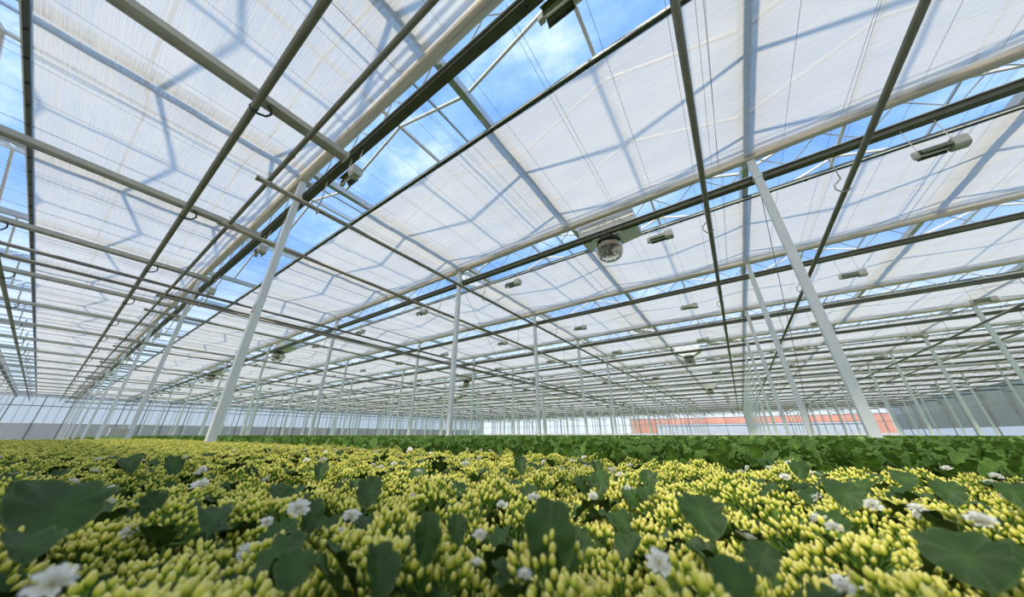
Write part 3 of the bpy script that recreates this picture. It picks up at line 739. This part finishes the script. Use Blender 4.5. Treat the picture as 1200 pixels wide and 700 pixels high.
for heads, leaves in LAY:
    m = MB()
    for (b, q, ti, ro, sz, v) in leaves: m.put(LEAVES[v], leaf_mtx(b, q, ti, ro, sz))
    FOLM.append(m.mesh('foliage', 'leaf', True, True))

# flowering bench: positions of all pots
def plan_ok(x, y, zz=CAN):
    q = pix((x, y, zc(zz))); return q is not None and -70 - 40/q[2] < q[0] < 1270 + 40/q[2] and q[1] < 760 + 60/q[2]
pos = []; out_of_frame = []
P = 0.150
yy = -1.4; row = 0
while yy < 12.0:
    xx = -1.2 + (P/2 if row % 2 else 0)
    while xx < 1.70:
        x, y = xx + R.uniform(-.014,.014), yy + R.uniform(-.014,.014)
        if math.hypot(x, y) > 0.10 and plan_ok(x, y): pos.append((math.hypot(x, y), x, y))
        elif math.hypot(x, y) > 0.26 and y < 8: out_of_frame.append((math.hypot(x, y), x, y))
        xx += P
    yy += P*0.87; row += 1
pos.sort()
bench = empty('growing_bench', (0, 0, 0)); tag(bench, 'long bench carrying the yellow budded plants in the foreground', 'bench', 'growing benches')
obj('table_top', MB().box((-1.35,-1.6,BENCH-0.05), (1.80,12.2,BENCH)).mesh('btop', 'alu'), bench)
for (bx, by) in ((-1.2,-1.3),(1.6,-1.3),(-1.2,5),(1.6,5),(-1.2,11.8),(1.6,11.8)): obj('leg', MB().box((-.03,-.03,0),(.03,.03,BENCH-.05)).mesh('bleg','galv'), bench, (bx,by,0))

HERO_LABEL = {}
plants = []
GRP = 'kalanchoe plants in bud on the front bench'
for a, (r, x, y) in enumerate(pos[:300]):
    lay = R.randrange(8); heads, leaves = LAY[lay]
    rz = R.uniform(0, 6.28); dz = R.uniform(-.016,.010)
    top = zc(CAN + dz)
    p = empty('kalanchoe_plant', (x, y, BENCH), rz); Tz = top - BENCH
    q = pix((x, y, top))
    plants.append((x, y, p, rz, Tz))
    obj('pot', POTM, p)
    detail = r < 0.40
    for (hp, sp, (tx_, ty_), sc, v) in heads:
        # keep heads clear of the lens itself
        wp = Matrix.Rotation(rz, 4, 'Z') @ hp
        if math.hypot(x+wp.x, y+wp.y) < 0.13: continue
        loc = hp + Vector((0,0,Tz))
        if detail:
            h = obj('flower_head', CLS[v], p, loc, (tx_, ty_, sp), (sc,)*3)
            for b in CL[v].buds:
                bo = obj('bud', BUDM, h); bo.matrix_local = b
        else: obj('flower_head', CLM[v] if r < 1.1 else CLLOWM[v], p, loc, (tx_, ty_, sp), (sc,)*3)
    if a < 130:
        for (b, qq, ti, ro, sz, v) in leaves:
            wp = Matrix.Rotation(rz, 4, 'Z') @ (b + Vector((math.cos(qq),math.sin(qq),0))*sz*.6)
            if math.hypot(x+wp.x, y+wp.y) < 0.10: continue
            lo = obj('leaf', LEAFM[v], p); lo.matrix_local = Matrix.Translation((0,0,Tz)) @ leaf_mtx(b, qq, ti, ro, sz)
    else: obj('foliage', FOLM[lay], p, (0,0,Tz))
    nb = (1 if R.random() < 0.28 else 0) + (1 if R.random() < 0.06 else 0)
    for _ in range(nb if r > .45 else 0):
        hp = R.choice(heads)[0]
        bo = obj('blossom', R.choice(BLM), p, hp + Vector((R.uniform(-.015,.015),R.uniform(-.015,.015),Tz+.008)), (R.uniform(-.7,.7),R.uniform(-.7,.7),R.uniform(0,6)), (R.uniform(.8,1.05),)*3)
        bo['label'] = 'open white blossom'
    if q and 0 < q[0] < 1200 and r < 0.62 and a < 21:
        side = 'left' if q[0] < 400 else 'middle' if q[0] < 800 else 'right'
        lab = f'yellow budded plant in the front, {ORD[min(a,21)]} nearest to the lens, towards the {side}'
    else:
        side = 'left' if q and q[0] < 400 else 'middle' if q and q[0] < 800 else 'right'
        dist = 'close behind the front row' if r < 1.0 else 'halfway back in the bench' if r < 1.8 else 'far back in the bench'
        lab = f'yellow budded kalanchoe plant {dist}, {side} part of the picture'
    tag(p, lab, 'plant', GRP)

def nearest(x, y): return min(plants, key=lambda t: (t[0]-x)**2 + (t[1]-y)**2)
def ray(px, py, h):                                     # ground-plan point under a picture feature at height h
    d = RT*(px-CX) + UP*(CY-py) + FW*F; k = h/d.z; return Vector((d.x*k, d.y*k, zc(h)))
# large leaves that stand out between the heads: (pixel of leaf middle, height, length, width factor, lean towards camera, roll, mesh)
for (px, py, h, lnpx, wf_, lean, yawo, v) in ((62,600,-.078,95,1.25,0.85,0.0,0), (150,545,-.080,30,1,1.0,.5,1), (645,632,-.084,88,1.0,0.25,0.1,1), (433,577,-.078,38,1.0,0.45,-.2,2),
        (822,605,-.082,58,1.3,0.75,.3,0), (862,686,-.090,62,1.1,0.75,-.3,3), (442,672,-.096,66,1.0,0.55,.4,3), (500,632,-.090,58,.8,0.2,.2,1), (990,580,-.078,42,1.2,0.8,0,0),
        (1135,655,-.082,75,1.3,0.8,.2,2), (1190,580,-.076,36,1.1,.8,0,1), (345,668,-.096,52,1.1,.9,-.2,2), (30,642,-.092,55,1.3,1.1,.2,3), (893,655,-.092,42,1.1,.6,0,2), (375,552,-.080,24,1,.7,0,1), (203,546,-.078,28,1,.6,.4,2),
        (705,565,-.080,30,1,.6,0,0), (937,551,-.074,26,1.1,.6,0,1), (700,549,-.074,20,1,.6,.3,3), (535,620,-.092,34,1,.5,.3,0), (250,608,-.094,45,1.1,1.1,0,1), (1060,562,-.074,28,1,.9,0,2), (1112,578,-.078,36,1.1,.7,0,0), (180,592,-.088,34,1,.5,0,3),
        (30,575,-.08,34,1.1,.9,0,2), (365,605,-.09,40,.9,.5,.3,1), (610,545,-.075,22,1,.5,0,0), (760,562,-.078,24,1,.5,.4,2)):
    c0 = ray(px, py, h); ln = lnpx*(c0-CAM).dot(FW)/F*0.92
    c = ray(px, py, h); pl_ = nearest(c.x, c.y)
    toc = Vector((-c.x, -c.y, 0)).normalized(); yaw = math.atan2(-toc.y, -toc.x) + yawo
    tilt = PI/2 - lean*0.9                              # lean 0: upright, face towards the camera
    tip = Vector((math.cos(yaw)*math.cos(tilt), math.sin(yaw)*math.cos(tilt), math.sin(tilt)))
    W_ = leaf_mtx(c - tip*ln*0.55, yaw, tilt, R.uniform(-.2,.2), ln) @ Matrix.Diagonal((wf_,1,1,1))
    Pm = Matrix.Translation((pl_[0], pl_[1], BENCH)) @ Matrix.Rotation(pl_[3], 4, 'Z')
    lo = obj('leaf', LEAFM[v], pl_[2]); lo.matrix_local = Pm.inverted() @ W_; lo['label'] = 'large upright dark green leaf'
# open white blossoms where the photograph shows them
for (px, py, h, wpx, fx) in ((350,597,-.074,30,.8), (562,629,-.076,22,.3), (772,660,-.078,34,1.3), (412,606,-.078,26,.4), (625,584,-.074,18,.3), (588,593,-.078,16,.4), (1150,612,-.074,34,.5), (1022,592,-.074,22,.9), (1075,597,-.072,18,.3), (62,684,-.068,48,.6), (313,613,-.078,18,.9), (615,675,-.074,22,.2),
        (695,583,-.074,14,.6), (735,573,-.074,12,.3), (545,545,-.072,14,.3), (920,560,-.07,14,.5), (978,620,-.074,22,.3), (990,690,-.07,26,.4), (400,622,-.082,10,.3), (130,572,-.074,10,.3), (670,541,-.07,9,.3), (560,660,-.078,14,.3), (1110,550,-.07,12,.3), (230,556,-.07,10,.3)):
    s_ = wpx*(ray(px, py, h)-CAM).dot(FW)/F/0.034
    c = ray(px, py, h); pl_ = nearest(c.x, c.y)
    toc = Vector((-c.x, -c.y, 0)).normalized(); d = Vector((toc.x*fx, toc.y*fx, 1))
    Pm = Matrix.Translation((pl_[0], pl_[1], BENCH)) @ Matrix.Rotation(pl_[3], 4, 'Z')
    bo = obj('blossom', R.choice(BLM), pl_[2]); bo.matrix_local = Pm.inverted() @ (Matrix.Translation(c) @ orient(d, R.uniform(0,6)) @ Matrix.Scale(s_, 4)); bo['label'] = 'open white blossom'

# plants beyond the 300 nearest: one object, instances of small patches
def gn_instances(name, pts, src, label, cat):
    me = bpy.data.meshes.new(name); me.from_pydata([p[:3] for p in pts], [], [])
    a = me.attributes.new('rz', 'FLOAT', 'POINT'); a.data.foreach_set('value', [p[3] for p in pts])
    sc = me.attributes.new('sc', 'FLOAT', 'POINT'); sc.data.foreach_set('value', [p[4] for p in pts])
    o = obj(name, me); tag(o, label, cat, kind='stuff')
    g = bpy.data.node_groups.new(name, 'GeometryNodeTree')
    g.interface.new_socket('Geometry', in_out='INPUT', socket_type='NodeSocketGeometry'); g.interface.new_socket('Geometry', in_out='OUTPUT', socket_type='NodeSocketGeometry')
    N = g.nodes.new; i_ = N('NodeGroupInput'); o_ = N('NodeGroupOutput'); ip = N('GeometryNodeInstanceOnPoints')
    oi = N('GeometryNodeObjectInfo'); oi.inputs['Object'].default_value = src; oi.inputs['As Instance'].default_value = True
    ar = N('GeometryNodeInputNamedAttribute'); ar.data_type = 'FLOAT'; ar.inputs['Name'].default_value = 'rz'
    as_ = N('GeometryNodeInputNamedAttribute'); as_.data_type = 'FLOAT'; as_.inputs['Name'].default_value = 'sc'
    cx = N('ShaderNodeCombineXYZ'); g.links.new(ar.outputs['Attribute'], cx.inputs['Z'])
    g.links.new(i_.outputs[0], ip.inputs['Points']); g.links.new(oi.outputs['Geometry'], ip.inputs['Instance'])
    g.links.new(cx.outputs[0], ip.inputs['Rotation']); g.links.new(as_.outputs['Attribute'], ip.inputs['Scale'])
    g.links.new(ip.outputs[0], o_.inputs[0])
    md = o.modifiers.new('instances', 'NODES'); md.node_group = g
    return o
# a flowering plant, low detail, as one mesh with three materials
def plant_low(seed):
    heads, leaves = LAY[seed]; m = MB()
    fb = []; 
    mi = []
    for (hp, sp, tt, sc, v) in heads:
        c = CLLOW[v]; k = len(m.f); m.put(c, Matrix.Translation(hp) @ Matrix.Rotation(sp,4,'Z') @ Matrix.Scale(sc,4)); mi += c.m
    for (b, q, ti, ro, sz, v) in leaves:
        k = len(m.f); m.put(SLEAF[v % 3], leaf_mtx(b, q, ti, ro, sz)); mi += [2]*(len(m.f)-k)
    m.m = mi
    return m.mesh('plant_low', ['bud','stem','leaf'], True, True)
srcY = bpy.data.objects.new('kalanchoe_plant_source', plant_low(0))
ptsY = [(x, y, zc(CAN) + R.uniform(-.016,.012), R.uniform(0,6.28), R.uniform(.92,1.05)) for r, x, y in pos[300:] + out_of_frame]
gn_instances('kalanchoe_rows', ptsY, srcY, 'far rows of yellow budded plants at the back of the flowering bench', 'plants')

# ---- leafy green plants on the next benches
def green_layout(seed):
    r = random.Random(500+seed); lv = []
    for a in range(15):
        q = a*2.399 + r.uniform(-.3,.3); f = a/15
        lv.append((Vector((0.02*math.cos(q), 0.02*math.sin(q), -.045 - 0.09*f + r.uniform(-.02,.02))), q, 1.15 - 0.95*f + r.uniform(-.25,.25), r.uniform(-.5,.5), r.uniform(.062,.085), r.randrange(4)))
    return lv
GLAY = [green_layout(s) for s in range(6)]
GFOL = []
for lv in GLAY:
    m = MB()
    for (b, q, ti, ro, sz, v) in lv: m.put(LEAVES[v], leaf_mtx(b, q, ti, ro, sz))
    GFOL.append(m.mesh('gfoliage', 'gleaf', True, True))
GX0 = 1.92
gpos = []; gout = []; PG = 0.135; yy = -14.0; row = 0
while yy < 22:
    xx = GX0 + (PG/2 if row % 2 else 0)
    while xx < 20:
        x, y = xx + R.uniform(-.015,.015), yy + R.uniform(-.015,.015)
        q = pix((x, y, zc(CAN)))
        if q and -40 < q[0] < 1240 and math.hypot(x,y) < 17: gpos.append((math.hypot(x, y), x, y))
        elif math.hypot(x,y) < 9: gout.append((math.hypot(x, y), x, y))
        xx += PG
    yy += PG*0.87; row += 1
gpos.sort()
for a, (r, x, y) in enumerate(gpos[:300]):
    v_ = R.randrange(6); rz = R.uniform(0,6.28); dz = R.uniform(-.03,.015); Tz = zc(CAN+dz) - BENCH
    p = empty('leafy_plant', (x, y, BENCH), rz); obj('pot', POTM, p)
    if a < 110:
        for (b, qq, ti, ro, sz, v) in GLAY[v_]:
            lo = obj('leaf', GLEAFM[v], p); lo.matrix_local = Matrix.Translation((0,0,Tz)) @ leaf_mtx(b, qq, ti, ro, sz)
    else: obj('foliage', GFOL[v_], p, (0,0,Tz))
    q = pix((x, y, zc(CAN))); side = 'left' if q[0] < 500 else 'middle' if q[0] < 850 else 'right'
    tag(p, f'green leafy plant without buds just behind the yellow heads, {side} of the row' if r < 2.6 else f'green leafy plant without buds further back, {side} part of the bed', 'plant', 'leafy green plants behind the flowering bench')
def green_low(seed):
    m = MB()
    for (b, q, ti, ro, sz, v) in GLAY[seed]: m.put(SLEAF[v % 3], leaf_mtx(b, q, ti, ro, sz))
    return m.mesh('green_low', 'gleaf', True, True)
srcG = bpy.data.objects.new('leafy_plant_source', green_low(0))
ptsG = [(x, y, zc(CAN) + R.uniform(-.03,.015), R.uniform(0,6.28), R.uniform(.9,1.15)) for r, x, y in gpos[300:] + gout]
gn_instances('leafy_plant_rows', ptsG, srcG, 'dense rows of leafy green plants in the middle distance', 'plants')
# the canopy farther than 16 m, where single plants can no longer be told apart
sh = MB(); rr = np.random.RandomState(3); nxx, nyy = 190, 220
gxs = np.linspace(GX0, XR-2.5, nxx); gys = np.linspace(YR+2, YL-2.5, nyy)
H_ = rr.rand(nxx, nyy)*0.07 - 0.05
V = [(gxs[a], gys[b], zc(CAN-0.06) + H_[a,b]) for a in range(nxx) for b in range(nyy)]
ok = lambda a, b: math.hypot(gxs[a], gys[b]) > 14.5
sh.add(V, [(a*nyy+b, (a+1)*nyy+b, (a+1)*nyy+b+1, a*nyy+b+1) for a in range(nxx-1) for b in range(nyy-1) if ok(a,b)], list(rr.rand(len(V))))
tag(obj('distant_crop', sh.mesh('distant_crop', 'gleaf', False, True)), 'distant green crop canopy reaching to the far walls', 'crop', kind='stuff')
gbm = MB().box((GX0-0.1,YR+1.8,BENCH-0.05), (XR-2.3,YL-2.3,BENCH)).mesh('gbtop', 'alu')
gb = empty('growing_bench', (0,0,0)); tag(gb, 'wide bench carrying the leafy green plants behind the yellow ones', 'bench', 'growing benches')
obj('table_top', gbm, gb)
for bx in range(3, 95, 10):
    for by in range(-22, 76, 12): obj('leg', bpy.data.meshes['bleg'], gb, (bx, by, 0))
# small things: a white label card among the green plants, a control box on a left column
wt = ray(1054, 518.5, -0.08)
lc = empty('label_card', (wt.x, wt.y, BENCH)); tag(lc, 'small white label card standing among the green plants at right', 'label')
obj('card', MB().box((-0.002,-0.045,0.30), (0.002,0.045,0.35)).mesh('lcard', 'paper'), lc); obj('stick', MB().box((-0.003,-0.006,0), (0.003,0.006,0.31)).mesh('lstick', 'paper'), lc)
cb = empty('control_box', (X0-0.06, 14.55, zc(-0.02))); tag(cb, 'beige control box mounted low on a far left column', 'box')
obj('body', MB().box((-0.34,-0.08,-0.02), (0.0,0.08,0.20)).mesh('cbody', 'white'), cb); obj('lid', MB().box((-0.33,-0.095,-0.01), (-0.01,-0.08,0.19)).mesh('clid', 'lampg'), cb)
print('columns', ncol, 'objects', len(bpy.data.objects))
